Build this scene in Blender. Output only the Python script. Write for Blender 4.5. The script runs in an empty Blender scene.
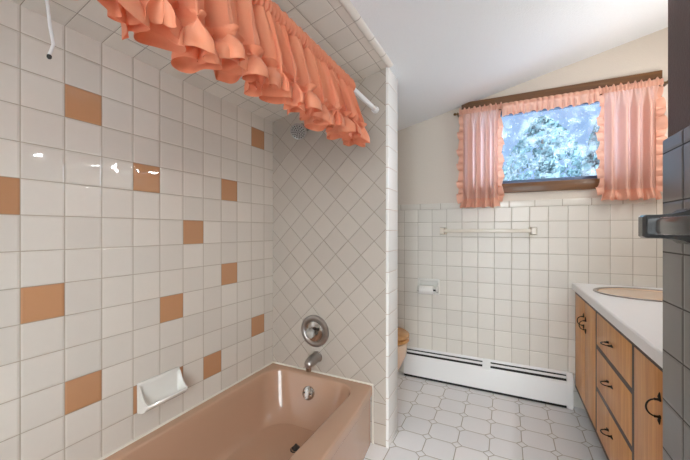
SKY_FILL = 11.8  # raised strength of the unseen sky side, added as fill
import bpy, bmesh, math, random
from mathutils import Vector, Matrix, noise
random.seed(7)
C = bpy.context.scene.collection
PI = math.pi
rad = math.radians

# ------------------------------------------------------------------ helpers
def link(name, bm, mats, parent=None, sharp=35, smooth=True):
    me = bpy.data.meshes.new(name)
    if parent is not None:
        off = Vector((0, 0, 0)); p = parent
        while p is not None:
            off += Vector(p.location); p = p.parent
        bmesh.ops.translate(bm, verts=bm.verts, vec=-off)
    bmesh.ops.recalc_face_normals(bm, faces=bm.faces)
    bm.to_mesh(me); bm.free()
    if not isinstance(mats, (list, tuple)): mats = [mats]
    for m in mats: me.materials.append(m)
    if smooth:
        for p in me.polygons: p.use_smooth = True
        me.set_sharp_from_angle(angle=rad(sharp))
    o = bpy.data.objects.new(name, me); C.objects.link(o)
    if parent is not None: o.parent = parent
    return o

def tag(o, label, cat, group=None):
    o['label'] = label; o['category'] = cat
    if group: o['group'] = group
    return o

def thing(name, label, cat, loc=(0, 0, 0), group=None):
    o = bpy.data.objects.new(name, None); C.objects.link(o)
    o.empty_display_size = .05
    o.location = loc
    return tag(o, label, cat, group)

def struct(name, bm, mats, parent=None, **k):
    o = link(name, bm, mats, parent, **k)
    o['kind'] = 'structure'
    return o

def merge(bm, tmp):
    me = bpy.data.meshes.new('tmp'); tmp.to_mesh(me); tmp.free()
    bm.from_mesh(me); bpy.data.meshes.remove(me)

def box(bm, x0, x1, y0, y1, z0, z1, bev=0, seg=2, mat=0):
    t = bmesh.new()
    bmesh.ops.create_cube(t, size=1)
    for v in t.verts:
        v.co = Vector(((x0 + x1) / 2 + v.co.x * (x1 - x0), (y0 + y1) / 2 + v.co.y * (y1 - y0), (z0 + z1) / 2 + v.co.z * (z1 - z0)))
    if bev:
        bmesh.ops.bevel(t, geom=list(t.edges), offset=bev, segments=seg, profile=.5, affect='EDGES', clamp_overlap=True)
    for f in t.faces: f.material_index = mat
    merge(bm, t)

def prism(bm, poly, axis, a, b, mat=0):
    """poly: 2D points; axis 'y' -> (x,z) extruded a..b in y; 'x' -> (y,z); 'z' -> (x,y)"""
    def P(p, t):
        return {'y': (p[0], t, p[1]), 'x': (t, p[0], p[1]), 'z': (p[0], p[1], t)}[axis]
    v0 = [bm.verts.new(P(p, a)) for p in poly]; v1 = [bm.verts.new(P(p, b)) for p in poly]
    n = len(poly)
    fs = [bm.faces.new(v0), bm.faces.new(v1[::-1])]
    for i in range(n): fs.append(bm.faces.new((v0[i], v0[(i + 1) % n], v1[(i + 1) % n], v1[i])))
    for f in fs: f.material_index = mat

def loft(bm, rings, cap0=True, cap1=True, closed=True, mat=0):
    R = [[bm.verts.new(p) for p in r] for r in rings]
    n = len(R[0])
    for a, b in zip(R, R[1:]):
        for i in range(n if closed else n - 1):
            f = bm.faces.new((a[i], a[(i + 1) % n], b[(i + 1) % n], b[i])); f.material_index = mat
    if cap0: bm.faces.new(R[0][::-1]).material_index = mat
    if cap1: bm.faces.new(R[-1]).material_index = mat
    return R

def frame_of(d):
    d = Vector(d).normalized()
    u = Vector((0, 0, 1)) if abs(d.z) < .9 else Vector((1, 0, 0))
    a = d.cross(u).normalized(); b = d.cross(a).normalized()
    return a, b, d

def lathe(bm, prof, org, axis, seg=32, mat=0, cap0=True, cap1=True):
    a, b, d = frame_of(axis); org = Vector(org)
    rings = []
    for r, h in prof:
        rings.append([org + d * h + (a * math.cos(2 * PI * i / seg) + b * math.sin(2 * PI * i / seg)) * max(r, 1e-5) for i in range(seg)])
    loft(bm, rings, cap0, cap1, True, mat)

def tube(bm, pts, r, seg=12, mat=0):
    pts = [Vector(p) for p in pts]
    rs = r if isinstance(r, (list, tuple)) else [r] * len(pts)
    rings = []; a = None
    for i, p in enumerate(pts):
        d = (pts[min(i + 1, len(pts) - 1)] - pts[max(i - 1, 0)]).normalized()
        if a is None: a, b, _ = frame_of(d)
        else:
            a = (a - d * a.dot(d)).normalized(); b = d.cross(a).normalized()
        rings.append([p + (a * math.cos(2 * PI * k / seg) + b * math.sin(2 * PI * k / seg)) * rs[i] for k in range(seg)])
    loft(bm, rings, True, True, True, mat)

def rrect(x0, x1, y0, y1, r, z, nc=10, ns=24, ys=None):
    """rounded rectangle, counter-clockwise, constant point count"""
    pts = []
    def side(p, q, ts):
        for t in ts: pts.append((p[0] + (q[0] - p[0]) * t, p[1] + (q[1] - p[1]) * t, z))
    def corner(cx, cy, a0):
        for i in range(nc + 1):
            a = a0 + PI / 2 * i / nc; pts.append((cx + r * math.cos(a), cy + r * math.sin(a), z))
    ts = [(i + 1) / (ns + 1) for i in range(ns)]
    tr = ys or ts
    side((x1, y0 + r), (x1, y1 - r), tr); corner(x1 - r, y1 - r, 0)
    side((x1 - r, y1), (x0 + r, y1), ts); corner(x0 + r, y1 - r, PI / 2)
    side((x0, y1 - r), (x0, y0 + r), ts); corner(x0 + r, y0 + r, PI)
    side((x0 + r, y0), (x1 - r, y0), ts); corner(x1 - r, y0 + r, 1.5 * PI)
    return pts

# ------------------------------------------------------------------ materials
class N:
    def __init__(s, name):
        s.m = bpy.data.materials.new(name); s.m.use_nodes = True
        s.t = s.m.node_tree; s.t.nodes.clear()
        s.out = s.t.nodes.new('ShaderNodeOutputMaterial')
    def n(s, typ, ins=None, **props):
        nd = s.t.nodes.new(typ)
        for k, v in props.items(): setattr(nd, k, v)
        if ins:
            for k, v in ins.items(): s.set(nd, k, v)
        return nd
    def set(s, nd, k, v):
        i = nd.inputs[k]
        if isinstance(v, bpy.types.NodeSocket): s.t.links.new(v, i)
        else: i.default_value = v
    def math(s, op, a, b=None, c=None, clamp=False):
        nd = s.n('ShaderNodeMath', operation=op, use_clamp=clamp)
        s.set(nd, 0, a)
        if b is not None: s.set(nd, 1, b)
        if c is not None: s.set(nd, 2, c)
        return nd.outputs[0]
    def mix(s, fac, a, b):
        nd = s.n('ShaderNodeMix', data_type='RGBA')
        s.set(nd, 0, fac); s.set(nd, 6, a); s.set(nd, 7, b)
        return nd.outputs[2]
    def smooth(s, v, a, b, oa=0., ob=1.):
        nd = s.n('ShaderNodeMapRange', {'Value': v, 'From Min': a, 'From Max': b, 'To Min': oa, 'To Max': ob}, interpolation_type='SMOOTHSTEP')
        return nd.outputs[0]
    def coord(s):
        return s.n('ShaderNodeTexCoord').outputs['Object']
    def surf(s, sh):
        s.t.links.new(sh, s.out.inputs['Surface']); return s.m

def rgb(r, g, b):
    """sRGB 0-255 to linear RGBA"""
    f = lambda c: (c / 255 / 12.92) if c / 255 <= .04045 else ((c / 255 + .055) / 1.055) ** 2.4
    return (f(r), f(g), f(b), 1)

def mat(name, col, rough=.5, metal=0, bump=0, bscale=50, spec=.5, coat=0, var=0, vscale=5, trans=0):
    s = N(name)
    p = s.n('ShaderNodeBsdfPrincipled', {'Roughness': rough, 'Metallic': metal, 'Specular IOR Level': spec, 'Coat Weight': coat, 'Transmission Weight': trans})
    if var:
        nz = s.n('ShaderNodeTexNoise', {'Vector': s.coord(), 'Scale': vscale, 'Detail': 4.})
        c = s.mix(nz.outputs[0], tuple(max(0, x * (1 - var)) for x in col[:3]) + (1,), tuple(min(1, x * (1 + var)) for x in col[:3]) + (1,))
        s.set(p, 'Base Color', c)
    else: p.inputs['Base Color'].default_value = col
    if bump:
        nz = s.n('ShaderNodeTexNoise', {'Vector': s.coord(), 'Scale': bscale, 'Detail': 3.})
        b = s.n('ShaderNodeBump', {'Height': nz.outputs[0], 'Strength': bump, 'Distance': .01})
        s.set(p, 'Normal', b.outputs[0])
    return s.surf(p.outputs[0])

def tile(name, col, grout, u, v, rough=.12, gw=.012, var=.05, warp=.25, pillow=1., tilt=.02, spec=.5, soil=0.):
    """u, v: (axis weights (x,y,z), offset, pitch): one glazed tile per lattice cell"""
    s = N(name)
    co = s.coord()
    def lin(w, off, pitch):
        d = s.n('ShaderNodeVectorMath', {0: co, 1: w}, operation='DOT_PRODUCT').outputs['Value']
        return s.math('DIVIDE', s.math('SUBTRACT', d, off), pitch)
    U, V = lin(*u), lin(*v)
    def edge(t):
        f = s.math('FRACT', t)
        return s.math('SUBTRACT', .5, s.math('ABSOLUTE', s.math('SUBTRACT', f, .5)))
    # wobbly hand-set grout edges
    wob = s.n('ShaderNodeTexNoise', {'Vector': co, 'Scale': 25., 'Detail': 2.})
    wv = s.math('MULTIPLY', s.math('SUBTRACT', wob.outputs[0], .5), .006)
    d = s.math('ADD', s.math('MINIMUM', edge(U), edge(V)), wv)
    g = s.smooth(d, gw * .75, gw * 1.5)
    cell = s.n('ShaderNodeCombineXYZ', {'X': s.math('FLOOR', U), 'Y': s.math('FLOOR', V)}).outputs[0]
    wn = s.n('ShaderNodeTexWhiteNoise', {'Vector': cell})
    ca = tuple(x * (1 - var) for x in col[:3]) + (1,); cb = tuple(min(1, x * (1 + var)) for x in col[:3]) + (1,)
    tc = s.mix(wn.outputs['Value'], ca, cb)
    mot = s.n('ShaderNodeTexNoise', {'Vector': co, 'Scale': 60., 'Detail': 3.})
    tc = s.mix(s.math('MULTIPLY', mot.outputs[0], .12), tc, tuple(x * .75 for x in col[:3]) + (1,))
    if soil:
        sn = s.n('ShaderNodeTexNoise', {'Vector': co, 'Scale': 4., 'Detail': 5.})
        tc = s.mix(s.math('MULTIPLY', s.smooth(sn.outputs[0], .5, .75), soil), tc, rgb(176, 160, 140))
    c = s.mix(g, grout, tc)
    p = s.n('ShaderNodeBsdfPrincipled', {'Base Color': c, 'Specular IOR Level': spec})
    s.set(p, 'Roughness', s.smooth(g, 0., 1., .8, rough))
    # height: pillow edges + glaze ripple + slight per-tile tilt
    pil = s.math('MULTIPLY', s.smooth(d, 0., .07), .0012 * pillow)
    rip = s.n('ShaderNodeTexNoise', {'Vector': co, 'Scale': 14., 'Detail': 1.5})
    h = s.math('ADD', pil, s.math('MULTIPLY', rip.outputs[0], .0035 * warp))
    sep = s.n('ShaderNodeSeparateXYZ', {0: wn.outputs['Color']})
    tl = s.math('ADD', s.math('MULTIPLY', s.math('SUBTRACT', sep.outputs[0], .5), s.math('FRACT', U)),
                s.math('MULTIPLY', s.math('SUBTRACT', sep.outputs[1], .5), s.math('FRACT', V)))
    h = s.math('ADD', h, s.math('MULTIPLY', tl, tilt * .11))
    b = s.n('ShaderNodeBump', {'Height': h, 'Strength': 1., 'Distance': 1.})
    s.set(p, 'Normal', b.outputs[0])
    return s.surf(p.outputs[0])

def octagon_floor(name, ox, oy, pitch):
    s = N(name); co = s.coord()
    sp = s.n('ShaderNodeSeparateXYZ', {0: co})
    U = s.math('DIVIDE', s.math('SUBTRACT', sp.outputs[0], ox), pitch)
    V = s.math('DIVIDE', s.math('SUBTRACT', sp.outputs[1], oy), pitch)
    def ed(t):
        return s.math('SUBTRACT', .5, s.math('ABSOLUTE', s.math('SUBTRACT', s.math('FRACT', t), .5)))
    fu, fv = ed(U), ed(V)                      # distance to lattice lines
    dn = s.math('ADD', fu, fv)
    D = .17
    dia = s.math('MULTIPLY', s.math('ABSOLUTE', s.math('SUBTRACT', dn, D)), .707)
    inside = s.math('LESS_THAN', dn, D)
    lines = s.math('ADD', s.math('MINIMUM', fu, fv), inside)   # inside the dot no lattice lines
    d = s.math('MINIMUM', dia, lines)
    g = s.smooth(d, .008, .02)
    cell = s.n('ShaderNodeCombineXYZ', {'X': s.math('FLOOR', U), 'Y': s.math('FLOOR', V)}).outputs[0]
    wn = s.n('ShaderNodeTexWhiteNoise', {'Vector': cell})
    tc = s.mix(wn.outputs['Value'], rgb(240, 241, 243), rgb(248, 248, 249))
    c = s.mix(g, rgb(172, 165, 154), tc)
    p = s.n('ShaderNodeBsdfPrincipled', {'Base Color': c, 'Specular IOR Level': .5})
    s.set(p, 'Roughness', s.smooth(g, 0., 1., .8, .22))
    rip = s.n('ShaderNodeTexNoise', {'Vector': co, 'Scale': 16., 'Detail': 1.})
    h = s.math('ADD', s.math('MULTIPLY', s.smooth(d, 0., .05), .0008), s.math('MULTIPLY', rip.outputs[0], .0006))
    s.set(p, 'Normal', s.n('ShaderNodeBump', {'Height': h, 'Strength': 1., 'Distance': 1.}).outputs[0])
    return s.surf(p.outputs[0])

def wood(name, a, b, axis='z', scale=1., rough=.25, coat=.3):
    s = N(name); co = s.coord()
    sc = {'z': (14, 14, .9), 'y': (14, .9, 14), 'x': (.9, 14, 14)}[axis]
    mp = s.n('ShaderNodeMapping', {'Vector': co, 'Scale': tuple(x * scale for x in sc)})
    nz = s.n('ShaderNodeTexNoise', {'Vector': mp.outputs[0], 'Scale': 2.5, 'Detail': 6., 'Roughness': .6, 'Distortion': .8})
    fine = s.n('ShaderNodeTexNoise', {'Vector': mp.outputs[0], 'Scale': 22., 'Detail': 3.})
    f = s.math('ADD', s.math('MULTIPLY', s.smooth(nz.outputs[0], .3, .7), .75), s.math('MULTIPLY', fine.outputs[0], .25))
    p = s.n('ShaderNodeBsdfPrincipled', {'Base Color': s.mix(f, a, b), 'Roughness': rough, 'Coat Weight': coat, 'Coat Roughness': .1})
    s.set(p, 'Normal', s.n('ShaderNodeBump', {'Height': fine.outputs[0], 'Strength': .08, 'Distance': .003}).outputs[0])
    return s.surf(p.outputs[0])

def cloth(name, col, tr, rough=.6, wv=900., sheen=.2, tcol=None):
    s = N(name); co = s.coord()
    nz = s.n('ShaderNodeTexNoise', {'Vector': co, 'Scale': wv, 'Detail': 2.})
    big = s.n('ShaderNodeTexNoise', {'Vector': co, 'Scale': 40., 'Detail': 3.})
    c = s.mix(s.math('MULTIPLY', nz.outputs[0], .3), col, tuple(x * .7 for x in col[:3]) + (1,))
    p = s.n('ShaderNodeBsdfPrincipled', {'Base Color': c, 'Roughness': rough, 'Sheen Weight': sheen, 'Specular IOR Level': .35})
    bmp = s.n('ShaderNodeBump', {'Height': big.outputs[0], 'Strength': .25, 'Distance': .006}).outputs[0]
    s.set(p, 'Normal', bmp)
    t = s.n('ShaderNodeBsdfTranslucent', {'Color': tcol or col, 'Normal': bmp})
    mx = s.n('ShaderNodeMixShader', {0: tr, 1: p.outputs[0], 2: t.outputs[0]})
    return s.surf(mx.outputs[0])

P = .11
CREAM = rgb(216, 208, 198); GROUT = rgb(172, 160, 143); BROWN = rgb(186, 138, 102)
uL, vL = ((0, 1, 0), .4395, P), ((0, 0, 1), .417, P)
M = {}
M['tile_left'] = tile('tile_left', CREAM, GROUT, uL, vL, rough=.04, warp=.3, tilt=.012)
M['tile_brown'] = tile('tile_brown', BROWN, rgb(150, 125, 100), uL, vL, rough=.04, warp=.3, tilt=.012, var=.08)
M['tile_ceiling'] = tile('tile_ceiling', CREAM, rgb(140, 130, 116), ((0, 1, 0), .4395, P), ((1, 0, 0), -.59, .107), rough=.3, warp=.1, gw=.008)
r2 = 1 / math.sqrt(2)
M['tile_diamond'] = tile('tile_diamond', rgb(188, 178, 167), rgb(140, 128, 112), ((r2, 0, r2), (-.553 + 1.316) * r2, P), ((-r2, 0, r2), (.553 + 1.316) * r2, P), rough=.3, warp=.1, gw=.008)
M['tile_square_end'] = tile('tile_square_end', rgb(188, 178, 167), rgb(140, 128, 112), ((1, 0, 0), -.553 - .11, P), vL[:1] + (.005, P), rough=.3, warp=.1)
M['tile_jamb'] = tile('tile_jamb', rgb(244, 243, 239), rgb(195, 178, 166), ((0, 1, 0), 1.0, 3.), ((0, 0, 1), .04, P), rough=.2, warp=.15)
M['tile_back'] = tile('tile_back', rgb(222, 217, 208), rgb(152, 140, 124), ((1, 0, 0), .035, .109), ((0, 0, 1), 1.202, P), rough=.32, warp=.12, gw=.009)
M['tile_cap'] = tile('tile_cap', rgb(222, 217, 208), rgb(168, 156, 140), ((1, 0, 0), .02, .155), ((0, 0, 1), 0., 5.), rough=.18, warp=.1)
M['tile_pier_shade'] = tile('tile_pier_shade', rgb(104, 99, 95), rgb(66, 62, 58), ((0, 1, 0), .88, P), ((0, 0, 1), 1.202, P), rough=.3, warp=.1, spec=.35)  # white tile darkened to grey for the shade it stands in
M['trim_white'] = tile('trim_white', rgb(236, 232, 224), rgb(170, 162, 150), ((0, 1, 0), .4395, .152), ((0, 0, 1), -5., 20.), rough=.2, warp=.1)
M['floor'] = octagon_floor('floor_octagons', -.39, 1.966, .1555)
M['paint'] = mat('paint_beige', rgb(214, 204, 192), .7, bump=.15, bscale=180)
M['paint_shade'] = mat('paint_beige_shade', rgb(84, 66, 62), .55, bump=.15, bscale=180)  # beige paint of the pier, its shade baked in as brown
M['ceil'] = mat('paint_ceiling', rgb(236, 240, 243), .8, bump=.25, bscale=140)
M['tub'] = mat('enamel_tan', rgb(188, 151, 126), .14, coat=.4, var=.03)
M['caulk'] = mat('caulk', rgb(225, 218, 205), .6)
M['chrome'] = mat('chrome', rgb(190, 186, 182), .16, 1)
M['chrome_dull'] = mat('chrome_dull', rgb(172, 166, 162), .32, 1, var=.15, vscale=40)
M['spray'] = mat('spray_face_grey', rgb(170, 168, 164), .35, .1)
M['acrylic'] = mat('acrylic', rgb(225, 222, 216), .1, trans=.6)
M['rubber_dark'] = mat('rubber_dark', rgb(45, 40, 36), .5)
M['ceramic'] = mat('ceramic_white', rgb(224, 222, 216), .12, coat=.3)
M['ceramic_cream'] = mat('ceramic_cream', rgb(222, 214, 200), .2, coat=.2)
M['ceramic_tan'] = mat('ceramic_tan', rgb(226, 196, 168), .12, coat=.3)
M['paper'] = mat('tissue', rgb(240, 238, 234), .9, bump=.3, bscale=200)
M['white_enamel'] = mat('heater_enamel', rgb(232, 231, 230), .35)
M['black'] = mat('slot_shade', rgb(22, 20, 20), .7)  # near-black that stands in for shade in the heater openings
M['oak'] = wood('oak_golden', rgb(184, 118, 50), rgb(216, 156, 84), 'z', rough=.4, coat=.08)
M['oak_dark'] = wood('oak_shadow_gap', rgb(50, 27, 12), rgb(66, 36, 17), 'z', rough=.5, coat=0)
M['seat_wood'] = wood('seat_wood', rgb(176, 122, 66), rgb(206, 154, 96), 'x')
M['casing'] = wood('casing_dark', rgb(86, 54, 26), rgb(120, 80, 42), 'x', rough=.4, coat=.1)
M['casing_v'] = wood('casing_dark_vertical', rgb(86, 54, 26), rgb(120, 80, 42), 'z', rough=.4, coat=.1)
M['laminate'] = mat('laminate_white', rgb(241, 242, 243), .3, var=.02, vscale=90)
M['bronze'] = mat('bronze_black', rgb(40, 34, 30), .35, .8)
M['alu'] = mat('aluminium_grey', rgb(84, 100, 128), .4, .4)
M['rod_white'] = mat('rod_white', rgb(238, 238, 238), .3)
M['brass'] = mat('rod_brass', rgb(120, 96, 66), .35, .9)
M['bar_shade'] = mat('bar_shade', rgb(46, 44, 43), .18, .1, coat=.3)  # cream ceramic bar, deep shade put into its colour
M['valance'] = cloth('cloth_coral', rgb(243, 162, 124), .22, sheen=.1, rough=.5, tcol=rgb(246, 130, 80))
M['peach'] = cloth('cloth_peach', rgb(230, 184, 164), .36, sheen=.1, tcol=rgb(246, 214, 208))
M['peach_ruffle'] = cloth('cloth_peach_ruffle', rgb(242, 190, 166), .35, sheen=.1)

# ------------------------------------------------------------------ room
XL, XP, YE, YB, XR, YN = -1.31, -.553, 1.621, 2.535, .92, -.9
K = .2365
def zc(x): return 1.997 + K * (x + .553)

# floor
bm = bmesh.new(); box(bm, XL - .12, XR + .12, YN - .12, YB + .12, -.1, 0)
struct('floor', bm, M['floor'], smooth=False)
# ceiling, painted part and the tiled strip over the tub
bm = bmesh.new(); prism(bm, [(XP, zc(XP)), (XR + .12, zc(XR + .12)), (XR + .12, zc(XR + .12) + .1), (XP, zc(XP) + .1)], 'y', YN - .12, YB + .12)
prism(bm, [(XL - .12, zc(XL - .12)), (XP, zc(XP)), (XP, zc(XP) + .1), (XL - .12, zc(XL - .12) + .1)], 'y', YE + .165, YB + .12)
struct('ceiling', bm, M['ceil'], smooth=False)
bm = bmesh.new(); prism(bm, [(XL - .12, zc(XL - .12)), (XP, zc(XP)), (XP, zc(XP) + .1), (XL - .12, zc(XL - .12) + .1)], 'y', YN - .12, YE + .165)
struct('ceiling_over_tub', bm, M['tile_ceiling'], smooth=False)
# bullnose strip closing the tiled ceiling
bm = bmesh.new()
pr = []
for i in range(9):
    a = PI * i / 8; pr.append((XP + .012 - .014 * math.cos(a) * 1.2, -.009 * math.sin(a)))
prism(bm, [(x, zc(x) + dz + .0005) for x, dz in pr], 'y', YN, YE)
struct('trim_1', bm, M['trim_white'])

# left wall: one quad per tile so the brown accent tiles are real cells
brown = {(1, 10), (-1, 7), (3, 8), (5, 6), (0, 4), (4, 3), (7, 4), (9, 1), (1, 1), (6, 0), (9, 11), (7, 8), (3, 0), (4, 0), (-2, 3), (-3, 9)}
bm = bmesh.new()
ys = sorted({round(max(YN - .12, min(YB + .12, .4395 + P * n)), 5) for n in range(-14, 22)})
zs = sorted({round(max(0, min(zc(XL), .417 + P * k)), 5) for k in range(-5, 15)})
vg = {(y, z): bm.verts.new((XL, y, z)) for y in ys for z in zs}
for y0, y1 in zip(ys, ys[1:]):
    for z0, z1 in zip(zs, zs[1:]):
        f = bm.faces.new((vg[y0, z0], vg[y1, z0], vg[y1, z1], vg[y0, z1]))
        n = math.floor(((y0 + y1) / 2 - .4395) / P); k = math.floor(((z0 + z1) / 2 - .417) / P)
        f.material_index = 1 if (n, k) in brown else 0
ex = bmesh.ops.extrude_face_region(bm, geom=list(bm.faces))
bmesh.ops.translate(bm, verts=[v for v in ex['geom'] if isinstance(v, bmesh.types.BMVert)], vec=(-.12, 0, 0))
struct('wall_left', bm, [M['tile_left'], M['tile_brown']], smooth=False)

# partition at the drain end of the tub: diamond tiles on the front, plain tiles low down, white jamb tiles on the end
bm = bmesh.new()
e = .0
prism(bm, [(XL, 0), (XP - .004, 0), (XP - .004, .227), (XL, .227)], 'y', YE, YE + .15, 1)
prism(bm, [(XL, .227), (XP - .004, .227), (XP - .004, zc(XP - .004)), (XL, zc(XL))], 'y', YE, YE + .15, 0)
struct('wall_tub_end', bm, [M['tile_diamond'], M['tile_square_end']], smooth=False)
bm = bmesh.new(); t = bmesh.new()
box(t, XP - .012, XP + .004, YE - .004, YE + .158, 0, zc(XP) - .001, .004, 3); merge(bm, t)
struct('trim_2', bm, M['tile_jamb'])
# far wall with the window opening
WX0, WX1, WZ0, WZ1 = -.235, .758, 1.462, 2.005
ZT = 1.302
bm = bmesh.new()
prism(bm, [(XL, 0), (XR, 0), (XR, ZT), (XL, ZT)], 'y', YB, YB + .12, 0)
prism(bm, [(XL, ZT), (WX0, ZT), (WX0, zc(WX0)), (XL, zc(XL))], 'y', YB, YB + .12, 1)
prism(bm, [(WX1, ZT), (XR, ZT), (XR, zc(XR)), (WX1, zc(WX1))], 'y', YB, YB + .12, 1)
prism(bm, [(WX0, ZT), (WX1, ZT), (WX1, WZ0), (WX0, WZ0)], 'y', YB, YB + .12, 1)
prism(bm, [(WX0, WZ1), (WX1, WZ1), (WX1, zc(WX1)), (WX0, zc(WX0))], 'y', YB, YB + .12, 1)
struct('wall_far', bm, [M['tile_back'], M['paint']], smooth=False)
bm = bmesh.new(); box(bm, XL, XR, YB - .008, YB + .01, ZT - .001, ZT + .044, .004, 3)
struct('trim_3', bm, M['tile_cap'])
# right wall with an added unseen opening for fill daylight, and the near wall
OY0, OY1, OZ = -.84, -.66, 1.8
bm = bmesh.new()
for a, b in ((YN - .12, OY0), (OY1, YB + .12)):
    prism(bm, [(XR, 0), (XR + .12, 0), (XR + .12, zc(XR + .12)), (XR, zc(XR))], 'y', a, b)
prism(bm, [(XR, OZ), (XR + .12, OZ), (XR + .12, zc(XR + .12)), (XR, zc(XR))], 'y', OY0, OY1)
struct('wall_right', bm, M['paint'], smooth=False)
bm = bmesh.new()
for a in ((OY0, OY0 + .05, 0, OZ), (OY1 - .05, OY1, 0, OZ), (OY0 + .05, OY1 - .05, OZ - .05, OZ)):
    box(bm, XR - .015, XR + .1, a[0], a[1], a[2], a[3], .003)
struct('fill_opening_1', bm, M['casing_v'])  # frame around the added side opening that lets fill light in
DX0, DX1, DZ = -.42, .62, 1.96  # unseen opening behind the camera, added and sized for fill light
bm = bmesh.new()
prism(bm, [(XL, 0), (DX0, 0), (DX0, zc(DX0)), (XL, zc(XL))], 'y', YN - .12, YN)
prism(bm, [(DX0, DZ), (DX1, DZ), (DX1, zc(DX1)), (DX0, zc(DX0))], 'y', YN - .12, YN)
prism(bm, [(DX1, 0), (XR, 0), (XR, zc(XR)), (DX1, zc(DX1))], 'y', YN - .12, YN)
struct('wall_near', bm, M['paint'], smooth=False)
bm = bmesh.new()
for a in ((DX0, DX0 + .05, 0, DZ), (DX1 - .05, DX1, 0, DZ), (DX0 + .05, DX1 - .05, DZ - .05, DZ)):
    box(bm, a[0], a[1], YN - .1, YN + .015, a[2], a[3], .003)
struct('fill_opening_2', bm, M['casing_v'])
# tiled pier close on the right, deep shade painted into its colours
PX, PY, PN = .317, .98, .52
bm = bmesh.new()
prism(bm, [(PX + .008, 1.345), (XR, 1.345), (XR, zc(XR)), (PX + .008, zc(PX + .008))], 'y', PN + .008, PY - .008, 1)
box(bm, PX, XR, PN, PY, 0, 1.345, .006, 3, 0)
struct('wall_pier', bm, [M['tile_pier_shade'], M['paint_shade']], sharp=30)

# ------------------------------------------------------------------ window
win = bpy.data.objects.new('window_1', None); C.objects.link(win); win['kind'] = 'structure'; win.location = (0.26, YB, 1.4)
bm = bmesh.new()
prism(bm, [(-.291, 2.0), (.814, 2.0), (.814, 2.072), (-.24, 2.072), (-.291, zc(-.291) - .003)], 'y', YB - .03, YB + .03)
link('header_casing', bm, M['casing'], win, smooth=False)
bm = bmesh.new(); box(bm, -.291, .814, YB - .025, YB + .03, 1.402, 1.466, .004)
link('sill_casing', bm, M['casing'], win)
for x0 in (-.291, .752):
    bm = bmesh.new(); box(bm, x0, x0 + .062, YB - .022, YB + .03, 1.466, 2.0, .004)
    link('side_casing', bm, M['casing_v'], win)
bm = bmesh.new()
for a in ((WX0, WX1, 1.466, 1.492), (WX0, WX1, 1.958, 2.0), (WX0, WX0 + .03, 1.492, 1.958), (WX1 - .03, WX1, 1.492, 1.958)):
    box(bm, a[0], a[1], YB + .03, YB + .07, a[2], a[3], .003)
link('sash', bm, M['alu'], win)
# rain-speckled glass pane
s = N('wet_glass'); co = s.coord()
big = s.n('ShaderNodeTexNoise', {'Vector': co, 'Scale': 9., 'Detail': 6., 'Roughness': .65})
dr = s.n('ShaderNodeTexVoronoi', {'Vector': co, 'Scale': 70., 'Randomness': 1.})
nzd = s.n('ShaderNodeTexNoise', {'Vector': co, 'Scale': 45., 'Detail': 2.})
drops = s.math('MULTIPLY', s.smooth(dr.outputs['Distance'], .35, .15), s.smooth(nzd.outputs[0], .48, .62))
mist = s.math('ADD', s.math('MULTIPLY', s.smooth(big.outputs[0], .42, .7), .27), s.math('MULTIPLY', drops, .4), clamp=True)
tr = s.n('ShaderNodeBsdfTransparent', {'Color': (.86, .93, 1, 1)})
tl = s.n('ShaderNodeBsdfTranslucent', {'Color': (.85, .92, 1, 1)})
gl = s.n('ShaderNodeBsdfGlossy', {'Color': (1, 1, 1, 1), 'Roughness': .05})
m1 = s.n('ShaderNodeMixShader', {0: mist, 1: tr.outputs[0], 2: tl.outputs[0]})
m2 = s.n('ShaderNodeMixShader', {0: .05, 1: m1.outputs[0], 2: gl.outputs[0]})
M['glass'] = s.surf(m2.outputs[0])
bm = bmesh.new(); box(bm, WX0 + .028, WX1 - .028, YB + .047, YB + .051, 1.49, 1.96)
link('pane', bm, M['glass'], win, smooth=False)

# ------------------------------------------------------------------ bathtub
tub = thing('bathtub', 'tan enamelled bathtub set in the tiled alcove along the left wall', 'bathtub', (-.97, .86, 0))
Y0, Y1 = .085, YE - .002
def apron(y):
    ks = [(0, -.637), (.085, -.637), (.33, -.609), (.86, -.585), (1.37, -.609), (1.62, -.637), (2, -.637)]
    for (a, xa), (b, xb) in zip(ks, ks[1:]):
        if a <= y <= b: return xa + (xb - xa) * (y - a) / (b - a)
ns = 24
def outer(z, inset, r=.012):
    R = rrect(XL + .002 + 0, -.637 - inset, Y0, Y1, r, z, ns=ns)
    return [((x + (apron(y) + .637) * max(0, min(1, (x + 1.2) / .5)), y, zz) for x, y, zz in (p,)).__next__() for p in R]
rings = [outer(0, .012), outer(.25, .012), outer(.262, .004), outer(.27, 0), outer(.296, 0), outer(.306, .003), outer(.311, .009, .014), outer(.3125, .018, .016)]
I0 = (XL + .052, -.712, .2, 1.572)      # inner rim rectangle
def inner(t, z, r):
    x0 = I0[0] + .085 * t; x1 = I0[1] - .075 * t; y0 = I0[2] + .26 * t; y1 = I0[3] - .1 * t
    return rrect(x0, x1, y0, y1, r, z, ns=ns)
def grow(d, z, r): return rrect(I0[0] - d, I0[1] + d, I0[2] - d, I0[3] + d, r, z, ns=ns)
rings += [grow(.016, .3125, .125), grow(.008, .3105, .118), grow(.002, .305, .112), grow(-.001, .296, .11)]
rings += [inner(t, z, .11 + .02 * t) for t, z in ((.06, .27), (.16, .22), (.3, .17), (.46, .125), (.62, .095), (.76, .075), (.9, .064))]
R = inner(.9, .06, .128); cx = sum(p[0] for p in R) / len(R); cy = sum(p[1] for p in R) / len(R)
for f, z in ((.9, .058), (.6, .052), (.25, .049)):
    rings.append([(cx + (x - cx) * f, cy + (y - cy) * f, z) for x, y, _ in R])
bm = bmesh.new(); loft(bm, rings, True, True)
link('tub_shell', bm, M['tub'], tub, sharp=20)
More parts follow.
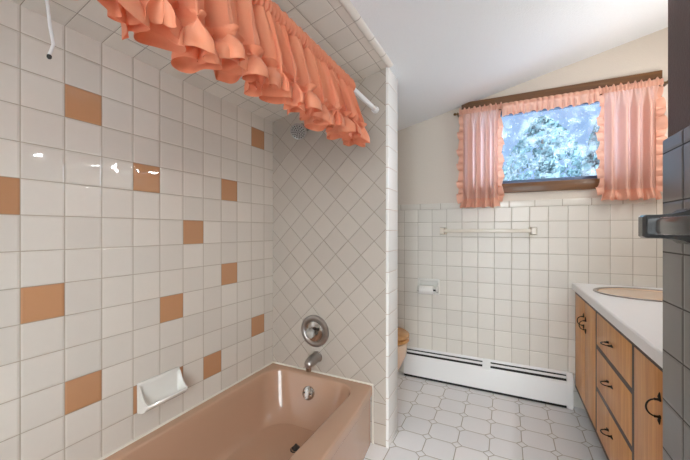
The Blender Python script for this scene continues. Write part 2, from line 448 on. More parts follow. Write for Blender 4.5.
# caulk bead along the walls
bm = bmesh.new()
tube(bm, [(XL + .002, Y0, .314), (XL + .002, Y1, .314)], .006, 8)
tube(bm, [(XL, YE - .002, .314), (-.637, YE - .002, .314), (-.637, YE - .002, 0.0)], .006, 8)
link('caulk_bead', bm, M['caulk'], tub)
# drain and overflow
bm = bmesh.new()
lathe(bm, [(.031, 0), (.031, .004), (.024, .006), (.02, .001)], (-.935, 1.335, .049), (0, 0, 1), 28)
lathe(bm, [(.018, .002), (.02, .012), (.012, .018), (.004, .03)], (-.935, 1.335, .049), (0, 0, 1), 20)
link('drain', bm, M['rubber_dark'], tub)['label'] = 'dark drain stopper'
bm = bmesh.new()
ov = Vector((-1.0, 1.548, .222)); od = Vector((0, -.93, .25))
lathe(bm, [(.037, -.01), (.037, .004), (.033, .009), (.018, .012), (0, .012)], ov, od, 32)
link('overflow_plate', bm, M['chrome'], tub)['label'] = 'round chrome overflow plate'
bm = bmesh.new()
a, b, d = frame_of(od)
for sgn in (-1, 1):
    bm = bmesh.new(); lathe(bm, [(.005, .008), (.005, .013), (.003, .0145)], ov + a * .02 * sgn, od, 10)
    link('overflow_screw', bm, M['rubber_dark'], tub)

# ------------------------------------------------------------------ valve, spout, shower head
vx, vz = -1.0, .553
val = thing('shower_valve', 'round chrome shower valve with clear knob on the diamond tiled wall', 'faucet', (vx, YE, vz))
bm = bmesh.new()
lathe(bm, [(.093, 0), (.093, .006), (.088, .013), (.075, .016), (.066, .013), (.062, .008), (.0, .008)], (vx, YE, vz), (0, -1, 0), 48)
link('escutcheon', bm, M['chrome_dull'], val)
bm = bmesh.new(); lathe(bm, [(.06, .008), (.057, .014), (.04, .02), (.026, .022), (.0, .022)], (vx, YE, vz), (0, -1, 0), 40)
link('inner_plate', bm, M['chrome'], val)
bm = bmesh.new()
lathe(bm, [(.012, .02), (.012, .035), (.024, .038), (.03, .048), (.028, .062), (.018, .068), (0, .068)], (vx, YE, vz), (0, -1, 0), 10)
link('knob', bm, M['acrylic'], val)['label'] = 'clear faceted acrylic knob'
bm = bmesh.new(); box(bm, vx + .012, vx + .042, YE - .03, YE - .02, vz + .012, vz + .026, .003)
link('diverter_lever', bm, M['rubber_dark'], val)

sx, sz = -.985, .405
sp = thing('tub_spout', 'dull chrome tub spout below the round valve, over the tub rim', 'faucet', (sx, YE, sz))
bm = bmesh.new()
rings = []
for t, r, dy, dz in ((0, .031, 0, 0), (.1, .031, .012, 0), (.3, .030, .03, 0), (.55, .029, .06, -.002), (.8, .026, .09, -.006), (.95, .021, .105, -.01), (1, .012, .111, -.013)):
    rings.append([(sx + r * math.cos(2 * PI * i / 24), YE - dy, sz + dz + r * math.sin(2 * PI * i / 24)) for i in range(24)])
loft(bm, rings)
link('spout_body', bm, M['chrome_dull'], sp)
bm = bmesh.new(); lathe(bm, [(.016, 0), (.016, .022), (.012, .028), (.009, .024)], (sx, YE - .09, sz - .024), (0, -.15, -1), 20)
link('spout_outlet', bm, M['chrome'], sp)
bm = bmesh.new(); lathe(bm, [(.033, 0), (.033, .004), (.03, .007)], (sx, YE, sz), (0, -1, 0), 24)
link('wall_ring', bm, M['chrome'], sp)

hc = Vector((-1.035, 1.50, 1.69)); hd = Vector((.25, -.75, -.62)).normalized()
sh = thing('showerhead', 'chrome shower head on the diamond tiled wall under the coral valance', 'shower head', (hc.x, YE, 1.74))
bm = bmesh.new()
back = hc - hd * .055
tube(bm, [(hc.x - .02, YE + .001, 1.755), (hc.x - .02, YE - .03, 1.755), (hc.x - .018, YE - .055, 1.75), tuple(back)], .009, 12)
lathe(bm, [(.026, 0), (.024, .006), (.012, .012)], (hc.x - .02, YE, 1.755), (0, -1, 0), 24)
link('shower_arm', bm, M['chrome'], sh)
bm = bmesh.new(); lathe(bm, [(.012, -.055), (.015, -.04), (.022, -.03), (.042, -.014), (.046, -.006), (.046, .002), (.042, .005), (.038, .003)], hc, hd, 36)
link('head_shell', bm, M['chrome_dull'], sh)
bm = bmesh.new(); lathe(bm, [(.039, .001), (.039, .004), (0, .005)], hc, hd, 36)
link('spray_face', bm, M['spray'], sh)
bm = bmesh.new(); a, b, d = frame_of(hd)
for rr, n in ((.0, 1), (.012, 6), (.023, 11), (.034, 16)):
    for i in range(n):
        q = 2 * PI * i / n
        lathe(bm, [(.0034, .004), (.0034, .0075), (.002, .008)], hc + (a * math.cos(q) + b * math.sin(q)) * rr, hd, 6)
o = link('spray_nozzles', bm, M['rubber_dark'], sh)

# ------------------------------------------------------------------ soap dish on the left wall
y0, y1, zb, zt = .782, .965, .412, .535
sd = thing('soap_dish', 'white ceramic soap dish fixed to the left tiled wall above the tub', 'soap dish', (XL, (y0 + y1) / 2, zb))
bm = bmesh.new(); box(bm, XL - .001, XL + .014, y0, y1, zb, zt, .006, 3)
link('back_plate', bm, M['ceramic'], sd)
bm = bmesh.new()
rings = []
SN = 40
for i in range(SN + 1):
    q = -1 + 2 * i / SN
    y = (y0 + y1) / 2 + q * (y1 - y0) / 2 * .985
    w = max(0, (abs(q) - .80) / .14); w = min(1, w); w = w * w * (3 - 2 * w)      # 1 at the end walls
    tip = .074 - .010 * max(0, (abs(q) - .9) / .1) ** 2
    zl = zb + .045
    outl = [(.012, zb + .006), (.03, zb + .008), (.05, zb + .018), (tip - .004, zl - .010), (tip, zl - .003), (tip - .003, zl + .002), (tip - .009, zl + .001)]
    cav = [(.060, zb + .034), (.05, zb + .027), (.036, zb + .024), (.026, zb + .028), (.019, zb + .045), (.016, zb + .075), (.0145, zb + .108)]
    side = [(.060, zl + .003), (.05, zl + .010), (.04, zl + .02), (.031, zl + .033), (.024, zl + .048), (.019, zl + .060), (.0145, zb + .112)]
    ins = [(a0 + (b0 - a0) * w, a1 + (b1 - a1) * w) for (a0, a1), (b0, b1) in zip(cav, side)]
    pts = outl + ins + [(.012, zb + .112)]
    rings.append([(XL + px, y, pz) for px, pz in pts])
loft(bm, rings)
link('tray', bm, M['ceramic'], sd, sharp=50)

# ------------------------------------------------------------------ hanging cord by the left wall
hk = bmesh.new()
tube(hk, [(-1.2, .455, zc(-1.2) + .002), (-1.2, .462, 1.80), (-1.2, .468, 1.74), (-1.198, .475, 1.69), (-1.2, .466, 1.655)], [.005, .0045, .0045, .0045, .004], 10)
hkt = thing('hanging_cord', 'thin white cord hanging from the tiled ceiling, upper left corner', 'cord', (-1.2, .46, 1.65))
link('cord', hk, M['rod_white'], hkt)
bm = bmesh.new(); lathe(bm, [(.003, 0), (.006, .004), (.006, .01), (.003, .014)], (-1.2, .466, 1.643), (0, 0, 1), 12)
link('cord_tip', bm, M['rubber_dark'], hkt)['label'] = 'dark tip'

# ------------------------------------------------------------------ shower rod and ruffled valance
RX, RZ = -.622, 1.782
rod = thing('shower_rod', 'white shower curtain rod across the tub alcove', 'curtain rod', (RX, YE, RZ))
bm = bmesh.new(); tube(bm, [(RX, YN + .01, RZ), (RX, YE - .012, RZ)], .0125, 20)
link('rod_tube', bm, M['rod_white'], rod)
for y, d in ((YE, -1), (YN, 1)):
    bm = bmesh.new(); lathe(bm, [(.019, 0), (.019, .016), (.016, .02), (.012, .02)], (RX, y, RZ), (0, d, 0), 20)
    link('end_cap', bm, M['rod_white'], rod)

def noise1(x, s=0): return noise.noise(Vector((x, s * 7.3 + .5, 1.7)))

def sheet(nu, nv, f, seed=0):
    """grid surface from f(u, v) -> (x,y,z)"""
    b = bmesh.new()
    G = [[b.verts.new(f(i / nu, j / nv)) for i in range(nu + 1)] for j in range(nv + 1)]
    for j in range(nv):
        for i in range(nu): b.faces.new((G[j][i], G[j][i + 1], G[j + 1][i + 1], G[j + 1][i]))
    return b

VY0, VY1 = .04, 1.318
def fold_phase(y):            # irregular pleats along the rod
    return 2 * PI * (y / .078) + 1.6 * noise1(y * 6, 1) + 1.1 * noise1(y * 14, 2)
def val_mid(y, d):            # d = drop below the rod; deep, overhanging folds growing downwards
    g = min(1, max(0, d / .16)); g = g ** .8
    ph = fold_phase(y)
    am = .036 * g * (1 + .45 * noise1(y * 9, 3))
    near = max(0, 1 - abs(d - vdrop(y)) / .05)
    fine = (.0075 * (1 - g) + .0042 * g + .005 * near) * math.sin(2 * PI * y / .025 + 3 * noise1(y * 18, 4)) + .003 * g * noise1(y * 70, 5)
    x = RX + .004 + .03 * g + am * math.sin(ph) + fine + .006 * g * math.sin(2 * ph + 1)
    yy = y + .018 * g * math.sin(2 * ph + .6) + (y - .8) * .09 * g
    return x, yy
def vdrop(y): return .198 + .016 * min(1, max(0, (.7 - y) / .5)) - .022 * max(0, (y - 1.15) / .17) + .018 * noise1(y * 5, 6) + .008 * math.sin(fold_phase(y) * .5)
vt = thing('shower_valance', 'coral ruffled valance gathered on the white shower rod', 'valance', (RX, (VY0 + VY1) / 2, RZ))
def body(u, v):
    y = VY0 + (VY1 - VY0) * u
    d = .018 + v * (vdrop(y) - .018)
    x, yy = val_mid(y, d)
    return x, yy, RZ - d
link('panel', sheet(720, 26, body), M['valance'], vt, sharp=180)
def header2(u, v):
    y = VY0 + (VY1 - VY0) * u
    a = rad(265) - v * rad(350)
    rr = .0200 + .0048 * math.sin(2 * PI * y / .017 + 3 * noise1(y * 30, 8) + .6 * math.sin(a)) + .002 * noise1(y * 80, 9)
    up = .012 * max(0, math.sin(a)) ** 4 * (1 + .5 * math.sin(2 * PI * y / .012 + 3 * noise1(y * 30, 8)))
    return RX + rr * math.cos(a), y + .002 * noise1(y * 50, 3), RZ + rr * math.sin(a) + up
link('rod_sleeve', sheet(900, 20, header2), M['valance'], vt, sharp=180)
def ruffle(u, v):
    y = VY0 + (VY1 - VY0) * u
    d0 = vdrop(y) - .014
    d = d0 + v * .076
    x, yy = val_mid(y, d0)
    x2, yy2 = val_mid(y + .002, d0)
    # outward direction of the fold in plan
    n = Vector((yy2 - yy, -(x2 - x))); n = n.normalized() if n.length > 1e-9 else Vector((1, 0))
    ph = 2 * PI * y / .018 + 3 * noise1(y * 25, 11)
    head = 1 if v < .16 else 0
    pin = min(1, abs(v - .16) / .12)
    amp = .004 + .012 * max(0, v - .16) ** .7
    k = max(0, v - .2) / .8
    if v <= .2: o = .001 + .013 * (1 - v / .2) ** .8 + .006 * (1 - v / .2) * math.sin(ph)
    else: o = .001 + .024 * math.sin(min(1, k * 1.15) * PI * .62) + (.003 + .011 * k) * math.sin(ph) * min(1, k * 4)
    return x + n.x * o, yy + n.y * o, RZ - d - .004 * math.sin(ph + 1) * v
link('bottom_ruffle', sheet(1500, 20, ruffle), M['valance'], vt, sharp=180)

# ------------------------------------------------------------------ window curtains
CY, CZ = YB - .052, 1.99
cr = thing('window_curtain_rod', 'thin dark curtain rod across the window header', 'curtain rod', (.26, CY, CZ))
bm = bmesh.new(); tube(bm, [(-.325, CY, CZ), (.838, CY, CZ)], .005, 12)
link('rod_tube', bm, M['brass'], cr)
for x, d in ((-.325, -1), (.838, 1)):
    bm = bmesh.new(); lathe(bm, [(.005, 0), (.009, .004), (.01, .01), (.006, .018), (0, .02)], (x, CY, CZ), (d, 0, 0), 16)
    link('finial', bm, M['brass'], cr)
    bm = bmesh.new(); box(bm, x + (.006 if d < 0 else -.012), x + (.012 if d < 0 else -.006), CY - .006, YB + .0005, CZ - .008, CZ + .008)
    link('bracket', bm, M['brass'], cr)

def frill_strip(name, par, fpos, nu, nv, m=None): return link(name, sheet(nu, nv, fpos), m or M['peach_ruffle'], par, sharp=180)

def curtain(label, x0, x1, zb, sd, waves):
    t = thing('window_curtain', label, 'curtain', ((x0 + x1) / 2, CY, zb), 'peach ruffled window curtains')
    W = x1 - x0
    def wav(u, d):
        g = min(1, d / .12)
        ph = 2 * PI * waves * u + 1.2 * noise1(u * 4, sd)
        return .027 * g * math.sin(ph) * (1 + .4 * noise1(u * 6, sd + 1)) + .004 * (1 - g) * math.sin(2 * PI * u * waves * 3)
    zbot = zb + .05
    def pan(u, v):
        d = v * (CZ - .012 - zbot)
        return x0 + W * u, CY - .006 + wav(u, d) , CZ - .012 - d
    link('panel', sheet(160, 30, pan), M['peach'], t, sharp=180)
    def hem(u, v):
        d0 = CZ - zbot
        ph = 2 * PI * u * W / .026 + 3 * noise1(u * 12, sd + 3)
        amp = (.003 + .012 * max(0, v - .2)) * min(1, abs(v - .2) / .1)
        bulge = .012 * math.sin(max(0, v - .2) / .8 * PI * .7)
        return x0 - .012 * v + (W + .024 * v) * u, CY - .010 + wav(u, d0) - bulge - .002 + amp * math.sin(ph), zbot + .012 - v * .064 + .004 * math.sin(ph * .5) * v
    frill_strip('bottom_ruffle', t, hem, 420, 12)
    for sgn, xe, nm in ((-1, x0, 0), (1, x1, 1)):
        def sidef(u, v, sgn=sgn, xe=xe, nm=nm):
            z = CZ - .01 - u * (CZ - .01 - zbot + .01)
            ph = 2 * PI * u * 11 + 3 * noise1(u * 9, sd + 5 + nm)
            w = .036 * v * (1 + .28 * math.sin(ph * .5 + nm)) * min(1, .55 + 1.5 * u)
            yy = CY - .008 + wav(nm, .2) * (1 - v) + (.003 + .013 * v) * math.sin(ph)
            return xe + sgn * (w - .008), yy, z - .012 * v * math.cos(ph)
        frill_strip('side_ruffle', t, sidef, 260, 8)
    def head(u, v):
        a = rad(250) - v * rad(330)
        x = x0 - .02 + (W + .04) * u
        ph = 2 * PI * x / .017 + 3 * noise1(x * 30, sd + 9)
        rr = .013 + .0035 * math.sin(ph)
        up = .016 * max(0, math.sin(a)) ** 3 * (1 + .4 * math.sin(ph * .5 + 1))
        return x, CY - rr * math.cos(a) * .9 , CZ + rr * math.sin(a) + up
    frill_strip('gathered_heading', t, head, 360, 18)
    return t
curtain('narrow peach ruffled curtain at the left side of the window', -.285, -.045, 1.305, 3, 4.2)
curtain('wide peach ruffled curtain at the right side of the window', .532, .79, 1.325, 21, 4.4)

vs = thing('window_valance', 'short peach ruffled frill over the middle of the window', 'valance', (.25, CY, CZ))
def vfr(u, v):
    x = -.022 + .53 * u
    ph = 2 * PI * x / .034 + 3 * noise1(x * 20, 40)
    pin = min(1, abs(v - .3) / .15)
    amp = (.005 + .012 * max(0, v - .3)) * pin
    return x + .003 * math.cos(ph), CY - .016 - .008 * math.sin(max(0, v - .3) * 2.4) + amp * math.sin(ph), CZ + .020 - v * .088 + .006 * math.sin(ph * .5) * v
link('frill', sheet(420, 14, vfr), M['peach_ruffle'], vs, sharp=180)
def vhd(u, v):
    x = -.022 + .53 * u
    a = rad(250) - v * rad(330); ph = 2 * PI * x / .015 + 3 * noise1(x * 30, 44)
    rr = .011 + .002 * math.sin(ph)
    return x, CY - rr * math.cos(a), CZ + rr * math.sin(a)
link('rod_sleeve', sheet(300, 14, vhd), M['peach_ruffle'], vs, sharp=180)

# ------------------------------------------------------------------ towel bars
def towel_bar(label, m, y0=None):
    t = thing('towel_rail', label, 'towel bar', (-.13, YB, 1.137))
    for x, s in ((-.425, 1), (.165, -1)):
        bm = bmesh.new()
        rings = []
        for d, w, h in ((0, .024, .027), (.006, .024, .027), (.014, .020, .025), (.03, .016, .024), (.05, .015, .023), (.07, .015, .023), (.074, .012, .02)):
            rings.append([(x + a * w, YB - d, 1.137 + b * h) for a, b in ((-1, -1), (1, -1), (1, 1), (-1, 1))])
        loft(bm, rings)
        link('bracket', bm, m, t, sharp=25)
    bm = bmesh.new(); box(bm, -.42, .16, YB - .066, YB - .042, 1.125, 1.149, .004)
    link('bar', bm, m, t)
    return t
towel_bar('cream ceramic towel bar on the far tiled wall below the window', M['ceramic_cream'])
t = thing('towel_rail', 'square towel bar with its shade painted dark, near tiled wall, right edge', 'towel bar', (PX, .715, 1.145))
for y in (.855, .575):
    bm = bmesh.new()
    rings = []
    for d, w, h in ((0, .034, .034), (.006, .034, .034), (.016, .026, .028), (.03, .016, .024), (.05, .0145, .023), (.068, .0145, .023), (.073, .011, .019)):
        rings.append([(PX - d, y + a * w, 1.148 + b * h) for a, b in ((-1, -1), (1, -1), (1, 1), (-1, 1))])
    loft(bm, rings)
    link('bracket', bm, M['bar_shade'], t, sharp=25)
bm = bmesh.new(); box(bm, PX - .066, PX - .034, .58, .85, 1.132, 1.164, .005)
link('bar', bm, M['bar_shade'], t)

# ------------------------------------------------------------------ toilet paper holder
tx0, tx1, tz0, tz1 = -.618, -.452, .648, .768
th = thing('toilet_paper_holder', 'white ceramic toilet paper holder on the far tiled wall', 'toilet paper holder', ((tx0 + tx1) / 2, YB, tz0))
bm = bmesh.new()
box(bm, tx0, tx1, YB - .016, YB, tz1 - .02, tz1, .005, 3); box(bm, tx0, tx1, YB - .016, YB, tz0, tz0 + .02, .005, 3)
box(bm, tx0, tx0 + .02, YB - .016, YB, tz0 + .01, tz1 - .01, .005, 3); box(bm, tx1 - .02, tx1, YB - .016, YB, tz0 + .01, tz1 - .01, .005, 3)
box(bm, tx0 + .01, tx1 - .01, YB - .003, YB, tz0 + .01, tz1 - .01)
link('recess_frame', bm, M['ceramic'], th)
for x in (tx0 + .012, tx1 - .012):
    bm = bmesh.new(); prism(bm, [(YB - .012, tz0 + .022), (YB - .012, tz0 + .075), (YB - .045, tz0 + .06), (YB - .058, tz0 + .046), (YB - .058, tz0 + .034), (YB - .045, tz0 + .024)], 'x', x - .007, x + .007)
    link('roller_post', bm, M['ceramic'], th)
bm = bmesh.new(); tube(bm, [(tx0 + .016, YB - .046, tz0 + .04), (tx1 - .016, YB - .046, tz0 + .04)], .007, 12)
link('roller', bm, M['rubber_dark'], th)
bm = bmesh.new(); lathe(bm, [(.019, 0), (.03, 0), (.031, .001), (.031, .104), (.03, .105), (.019, .105), (.019, 0)], (tx0 + .024, YB - .0475, tz0 + .04), (1, 0, 0), 32, cap0=False, cap1=False)
tp = link('toilet_paper_roll', bm, M['paper']); tag(tp, 'white toilet paper roll in the ceramic wall holder', 'toilet paper')

# ------------------------------------------------------------------ baseboard heater
HX0, HX1 = -.72, .35
ht = thing('baseboard_heater', 'long white baseboard heater along the foot of the far wall', 'heater', (-.2, YB, 0))
bm = bmesh.new(); box(bm, HX0, HX1, YB - .006, YB, .02, .216, .001)
link('back_panel', bm, M['white_enamel'], ht)
bm = bmesh.new(); prism(bm, [(YB - .006, .03), (YB - .006, .203), (YB - .012, .2), (YB - .03, .178), (YB - .048, .156), (YB - .048, .03)], 'x', HX0, HX1)
link('fin_core_shade', bm, M['black'], ht, smooth=False)['label'] = 'heater core painted black as the shade behind the slots'  # core coloured black so the slots look shaded
bm = bmesh.new(); prism(bm, [(YB - .006, .222), (YB - .006, .204), (YB - .009, .202), (YB - .014, .206), (YB - .012, .214)], 'x', HX0, HX1)
link('top_hood', bm, M['white_enamel'], ht)
bm = bmesh.new(); prism(bm, [(YB - .022, .197), (YB - .021, .193), (YB - .031, .183), (YB - .034, .185), (YB - .030, .191)], 'x', HX0, HX1)
link('damper_vane', bm, M['white_enamel'], ht)
bm = bmesh.new(); prism(bm, [(YB - .058, .155), (YB - .058, .018), (YB - .05, .015), (YB - .05, .155), (YB - .043, .170), (YB - .046, .172), (YB - .054, .165)], 'x', HX0, HX1)
link('front_cover', bm, M['white_enamel'], ht)
bm = bmesh.new(); box(bm, HX0 + .002, HX1 - .002, YB - .054, YB - .006, .002, .03)
link('bottom_gap_shade', bm, M['black'], ht)['label'] = 'black strip painted as the shade under the front cover'  # solid black strip drawn where shade lies under the cover
bm = bmesh.new(); prism(bm, [(YB - .004, .223), (YB - .004, .210), (YB - .05, .166), (YB - .059, .156), (YB - .061, .159), (YB - .054, .172), (YB - .018, .219)], 'x', -.150, -.098)
link('splice_clip', bm, M['white_enamel'], ht)
bm = bmesh.new(); prism(bm, [(YB, 0.002), (YB - .062, .002), (YB - .063, .01), (YB - .063, .165), (YB - .056, .185), (YB - .03, .215), (YB - .022, .222), (YB, .222)], 'x', HX1, HX1 + .034)
link('end_cap', bm, M['white_enamel'], ht, sharp=30)

ht.scale = (1, .8, 1)
# ------------------------------------------------------------------ toilet (mostly behind the partition)
ty = 2.13
tl_ = thing('toilet', 'tan toilet with wooden seat just behind the tiled partition', 'toilet', (-.95, ty, 0))
def egg(cx, L0, L1, w, z, n=40, dy=0):
    pts = []
    for i in range(n):
        a = 2 * PI * i / n; c, s_ = math.cos(a), math.sin(a)
        pts.append((cx + (L1 if c > 0 else L0) * c, ty + w * s_, z))
    return pts
bm = bmesh.new()
loft(bm, [egg(-.87, .2, .13, .105, 0), egg(-.87, .2, .135, .11, .03), egg(-.87, .19, .12, .10, .1), egg(-.86, .19, .215, .135, .2), egg(-.85, .2, .25, .17, .3), egg(-.85, .2, .255, .18, .36), egg(-.85, .2, .26, .183, .385), egg(-.85, .18, .24, .165, .39), egg(-.85, .15, .19, .12, .375), egg(-.85, .1, .13, .08, .28)])
link('bowl', bm, M['ceramic_tan'], tl_, sharp=50)
bm = bmesh.new(); loft(bm, [egg(-.85, .2, .258, .18, .391), egg(-.85, .205, .268, .188, .396), egg(-.85, .205, .268, .188, .41), egg(-.85, .2, .26, .182, .415), egg(-.85, .13, .18, .11, .415), egg(-.85, .125, .175, .105, .405), egg(-.85, .13, .18, .11, .391), egg(-.85, .2, .258, .18, .391)], False, False)
link('seat', bm, M['seat_wood'], tl_, sharp=50)['label'] = 'honey wooden toilet seat'
bm = bmesh.new(); loft(bm, [egg(-.85, .2, .262, .184, .421), egg(-.85, .205, .268, .188, .426), egg(-.85, .205, .268, .188, .437), egg(-.85, .2, .258, .18, .444), egg(-.85, .1, .13, .09, .448)])
link('lid', bm, M['seat_wood'], tl_, sharp=50)['label'] = 'honey wooden toilet lid'
bm = bmesh.new(); box(bm, XL + .015, -1.1, ty - .23, ty + .23, .37, .70, .03, 4)
link('tank', bm, M['ceramic_tan'], tl_)
bm = bmesh.new(); box(bm, XL + .01, -1.09, ty - .24, ty + .24, .702, .735, .012, 3)
link('tank_lid', bm, M['ceramic_tan'], tl_)
bm = bmesh.new(); box(bm, -1.2, -1.0, ty - .1, ty + .1, .25, .372, .02, 3)
link('tank_neck', bm, M['ceramic_tan'], tl_)

# ------------------------------------------------------------------ vanity
VX, VYa, VYb = .400, PY + .004, YB - .003
cab = thing('vanity_cabinet', 'golden oak vanity cabinet with dark pulls under the white countertop', 'cabinet', (.68, 1.75, 0))
bm = bmesh.new()
box(bm, VX + .020, VX + .04, VYa, VYb, .13, .756)
for a in ((VYa, .995, .13, .756), (1.2205, 1.2245, .15, .735), (1.460, 1.484, .13, .756), (1.980, 2.004, .13, .756), (2.2405, 2.2445, .15, .735), (2.526, VYb, .13, .756),
          (.995, 1.46, .735, .756), (1.484, 1.98, .735, .756), (2.004, 2.526, .735, .756), (.995, 1.46, .13, .15), (1.484, 1.98, .13, .15), (2.004, 2.526, .13, .15),
          (1.484, 1.98, .352, .374), (1.484, 1.98, .558, .580)):
    box(bm, VX + .0005, VX + .0202, *a)
box(bm, VX + .04, XR - .003, VYa, VYa + .018, .13, .756); box(bm, VX + .04, XR - .003, VYb - .018, VYb, .13, .756)
box(bm, VX + .04, XR - .003, VYa + .018, VYb - .018, .13, .148)
link('carcass', bm, M['oak_dark'], cab, smooth=False)['label'] = 'dark wooden face frame'
bm = bmesh.new(); box(bm, VX + .09, XR - .003, VYa, VYb, .001, .13)
link('toe_kick', bm, M['oak_dark'], cab, smooth=False)
def ring_pull(par, y, z, vertical=True):
    """black C-shaped pull with a pointed rosette spine, standing out from the face"""
    bm = bmesh.new()
    ax = Vector((0, 0, 1)) if vertical else Vector((0, 1, 0))
    c = Vector((VX, y, z)); out = Vector((-1, 0, 0)); L = .025
    for s in (-1, 1):
        p = c + ax * s * L
        lathe(bm, [(.006, 0), (.006, .002), (.004, .004), (.0032, .010), (.0042, .013), (.002, .015)], p, out, 12)
        tube(bm, [p + out * .002 + ax * s * .003, p + out * .003 + ax * s * .010, p + out * .002 + ax * s * .022], [.0035, .004, .001], 8)
    pts = []
    for i in range(17):
        a = PI * i / 16
        pts.append(c + ax * (-L * math.cos(a)) + out * (.010 + .022 * math.sin(a)))
    tube(bm, pts, [.0018 + .0008 * math.sin(PI * i / 16) for i in range(17)], 8)
    return link('handle', bm, M['bronze'], par)
def front(name, y0, y1, z0, z1, hy, hz, vert):
    bm = bmesh.new(); box(bm, VX, VX + .0195, y0, y1, z0, z1, .0015, 2)
    o = link(name, bm, M['oak'], cab)
    ring_pull(o, hy, hz, vert)
    return o
front('door', 2.244, 2.526, .15, .735, 2.268, .622, True)
front('door', 2.004, 2.241, .15, .735, 2.217, .61, True)
front('drawer', 1.484, 1.980, .580, .735, 1.75, .652, False)
front('drawer', 1.484, 1.980, .374, .558, 1.75, .480, False)
front('drawer', 1.484, 1.980, .15, .352, 1.75, .270, False)
front('door', 1.224, 1.460, .15, .735, 1.245, .625, True)
front('door', .995, 1.221, .15, .735, 1.02, .625, True)
bm = bmesh.new()
# countertop with an oval cut-out
SX, SY, RXs, RYs = .668, 2.235, .222, .195
ct0, ct1 = .757, .802
n = 64
def cut(r, z): return [(SX + RXs * r * math.cos(2 * PI * i / n), SY + RYs * r * math.sin(2 * PI * i / n), z) for i in range(n)]
def rim_rect(z, ins=0):
    x0, x1, y0_, y1_ = .385 + ins, XR - .002, VYa, VYb
    pts = []
    for i in range(n):
        c, s_ = math.cos(2 * PI * i / n), math.sin(2 * PI * i / n)
        tx = ((x1 - SX) / c if c > 1e-9 else (x0 - SX) / c if c < -1e-9 else 9e9); ty_ = ((y1_ - SY) / s_ if s_ > 1e-9 else (y0_ - SY) / s_ if s_ < -1e-9 else 9e9)
        t = min(tx, ty_); pts.append([SX + c * t, SY + s_ * t, z])
    for corner in ((x0, y0_), (x1, y0_), (x0, y1_), (x1, y1_)):   # snap nearest sample onto each corner
        j = min(range(n), key=lambda q: (pts[q][0] - corner[0]) ** 2 + (pts[q][1] - corner[1]) ** 2)
        pts[j][0], pts[j][1] = corner
    return [tuple(p) for p in pts]
loft(bm, [cut(1, ct0), rim_rect(ct0, .004), rim_rect(ct0 + .004), rim_rect(ct1 - .005), rim_rect(ct1, .005), cut(1, ct1), cut(1, ct0)], False, False)
ctp = link('countertop', bm, M['laminate']); tag(ctp, 'white laminate countertop on the oak vanity', 'countertop')
sk = thing('sink', 'oval beige sink set into the white countertop', 'sink', (SX, SY, ct0))
bm = bmesh.new(); loft(bm, [cut(.985, ct1 - .006), cut(1.04, ct1 + .0008), cut(1.035, ct1 + .005), cut(1.0, ct1 + .0065), cut(.965, ct1 + .002), cut(.96, ct1 - .006)], False, False)
link('metal_rim', bm, M['chrome_dull'], sk)['label'] = 'metal rim ring'
bm = bmesh.new(); loft(bm, [cut(.975, ct1 - .002), cut(.94, ct1 + .001), cut(.9, ct1 - .006), cut(.8, ct1 - .06), cut(.6, ct1 - .115), cut(.3, ct1 - .14), cut(.1, ct1 - .145), cut(.1, ct1 - .155), cut(.3, ct1 - .15), cut(.62, ct1 - .125), cut(.83, ct1 - .065), cut(.93, ct1 - .01)], True, False)
link('basin', bm, M['ceramic_tan'], sk)
bm = bmesh.new(); lathe(bm, [(.022, 0), (.022, .003), (.016, .001)], (SX, SY, ct1 - .1445), (0, 0, 1), 24)
link('drain', bm, M['chrome'], sk)

# ------------------------------------------------------------------ vanity light bar on the right wall
s = N('bulb_glow'); e = s.n('ShaderNodeEmission', {'Color': (1, .98, .95, 1), 'Strength': 205.}); M['bulb'] = s.surf(e.outputs[0])
lb = thing('vanity_light', 'chrome light bar with round bulbs on the right wall above the sink', 'lamp', (XR, 1.74, 1.77))
bm = bmesh.new(); box(bm, XR - .05, XR - .001, 1.2, 2.3, 1.72, 1.82, .006)
link('back_plate', bm, M['chrome'], lb)
for i in range(6):
    y = 1.28 + i * .185
    bm = bmesh.new(); lathe(bm, [(.02, 0), (.02, .03), (.016, .034)], (XR - .05, y, 1.77), (-1, 0, 0), 16)
    so = link('socket', bm, M['rod_white'], lb)
    bm = bmesh.new(); bmesh.ops.create_uvsphere(bm, u_segments=20, v_segments=12, radius=.017)
    bmesh.ops.translate(bm, verts=bm.verts, vec=(XR - .115, y, 1.77))
    link('bulb', bm, M['bulb'], so)

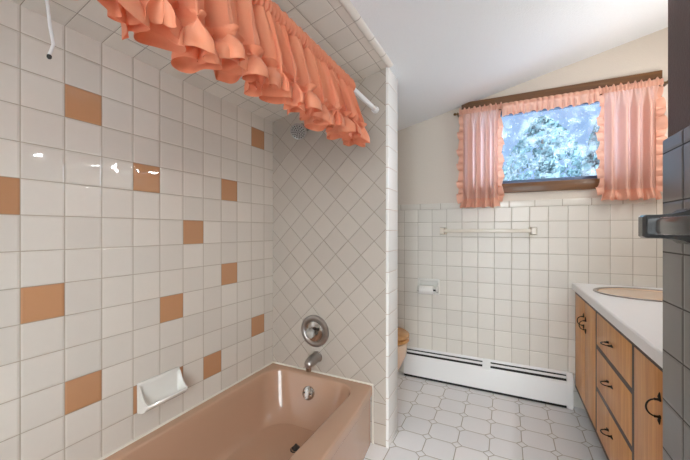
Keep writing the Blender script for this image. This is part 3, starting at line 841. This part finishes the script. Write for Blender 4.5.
# ------------------------------------------------------------------ outdoors
M['snow'] = mat('pale_ground', rgb(206, 214, 222), .9)
bm = bmesh.new(); box(bm, -14, 14, YB + .3, 22, -1.2, -1.0); box(bm, XR + .13, 14, -12, YB + .2, -.2, -.06); box(bm, -10, XR + .13, -12, YN - .13, -.2, -.06)
g = struct('ground', bm, M['snow'], smooth=False)
M['leaf'] = mat('leaf_blue_green', rgb(84, 112, 116), .7, var=.3, vscale=3)
M['leaf2'] = mat('leaf_pale', rgb(120, 142, 146), .7, var=.3, vscale=3)
M['bark'] = mat('bark', rgb(96, 84, 74), .9)
def tree(x, y, h, r, seed, m, label):
    rnd = random.Random(seed)
    t = thing('tree', label, 'tree', (x, y, -1.0), 'trees beyond the window')
    bm = bmesh.new(); tube(bm, [(x, y, -1.0), (x + .05, y, h * .4 - 1), (x, y, h * .9 - 1)], [.12, .09, .03], 10)
    link('trunk', bm, M['bark'], t)
    bm = bmesh.new()
    for i in range(1500):
        q = rnd.random() ** .8; a = rnd.random() * 2 * PI
        rr = r * (1 - q) ** .6 * math.sqrt(rnd.uniform(.3, 1))
        p = Vector((x + rr * math.cos(a), y + rr * math.sin(a), -1 + h * (.18 + .82 * q)))
        d = Vector((rnd.gauss(0, 1), rnd.gauss(0, 1), rnd.gauss(0, 1))).normalized(); u = d.orthogonal().normalized() * rnd.uniform(.06, .13); w = d.cross(u).normalized() * rnd.uniform(.05, .09)
        bm.faces.new([bm.verts.new(p + k) for k in (u, w, -u, -w)])
    link('foliage', bm, m, t, smooth=False)
tree(-.35, 8.0, 4.3, .72, 1, M['leaf'], 'bluish tree seen through the left part of the window')
tree(.72, 7.4, 3.75, .5, 2, M['leaf2'], 'pale bushy tree seen through the middle of the window')
tree(1.75, 8.2, 4.4, .7, 3, M['leaf'], 'bluish tree seen through the right part of the window')
tree(1.0, 11.6, 5.6, 2.3, 4, M['leaf'], 'wide bluish tree standing behind the nearer ones')

# ------------------------------------------------------------------ sky, camera, view
w = bpy.data.worlds.new('World'); bpy.context.scene.world = w; w.use_nodes = True
nt = w.node_tree; nt.nodes.clear()
out = nt.nodes.new('ShaderNodeOutputWorld'); bg = nt.nodes.new('ShaderNodeBackground')
tc = nt.nodes.new('ShaderNodeTexCoord'); sp_ = nt.nodes.new('ShaderNodeSeparateXYZ'); nt.links.new(tc.outputs['Generated'], sp_.inputs[0])
# overcast sky, unseen right side brightened as added fill, bluer on the far side
rp = nt.nodes.new('ShaderNodeValToRGB'); mr = nt.nodes.new('ShaderNodeMapRange'); dt = nt.nodes.new('ShaderNodeVectorMath'); dt.operation = 'DOT_PRODUCT'; nt.links.new(tc.outputs['Generated'], dt.inputs[0]); dt.inputs[1].default_value = (-.9, .43, 0); nt.links.new(dt.outputs['Value'], mr.inputs[0]); mr.inputs[1].default_value = -1; mr.inputs[2].default_value = 1
nt.links.new(mr.outputs[0], rp.inputs[0])
rp.color_ramp.elements[0].position = .34; rp.color_ramp.elements[0].color = (SKY_FILL * .93, SKY_FILL * 1.0, SKY_FILL * 1.03, 1)
rp.color_ramp.elements[1].position = .6; rp.color_ramp.elements[1].color = (.50, .68, .95, 1)
nt.links.new(rp.outputs[0], bg.inputs[0]); bg.inputs[1].default_value = 1.0
nt.links.new(bg.outputs[0], out.inputs[0])

cd = bpy.data.cameras.new('camera'); cam = bpy.data.objects.new('camera', cd); C.objects.link(cam)
cam.location = (0, 0, 1.14); cam.rotation_euler = (rad(90), 0, rad(26.4))
cd.sensor_width = 36; cd.lens = 324.2 / 690 * 36; cd.clip_start = .02
cd.shift_y = .0007
sc = bpy.context.scene; sc.camera = cam
sc.view_settings.view_transform = 'Standard'; sc.view_settings.look = 'None'; sc.view_settings.gamma = 1
sc.view_settings.use_curve_mapping = False
sc.view_settings.exposure = 0
sc.cycles.max_bounces = 10; sc.cycles.diffuse_bounces = 6; sc.cycles.caustics_reflective = False; sc.cycles.caustics_refractive = False
sc.cycles.sample_clamp_indirect = 4
sc.cycles.use_denoising = True
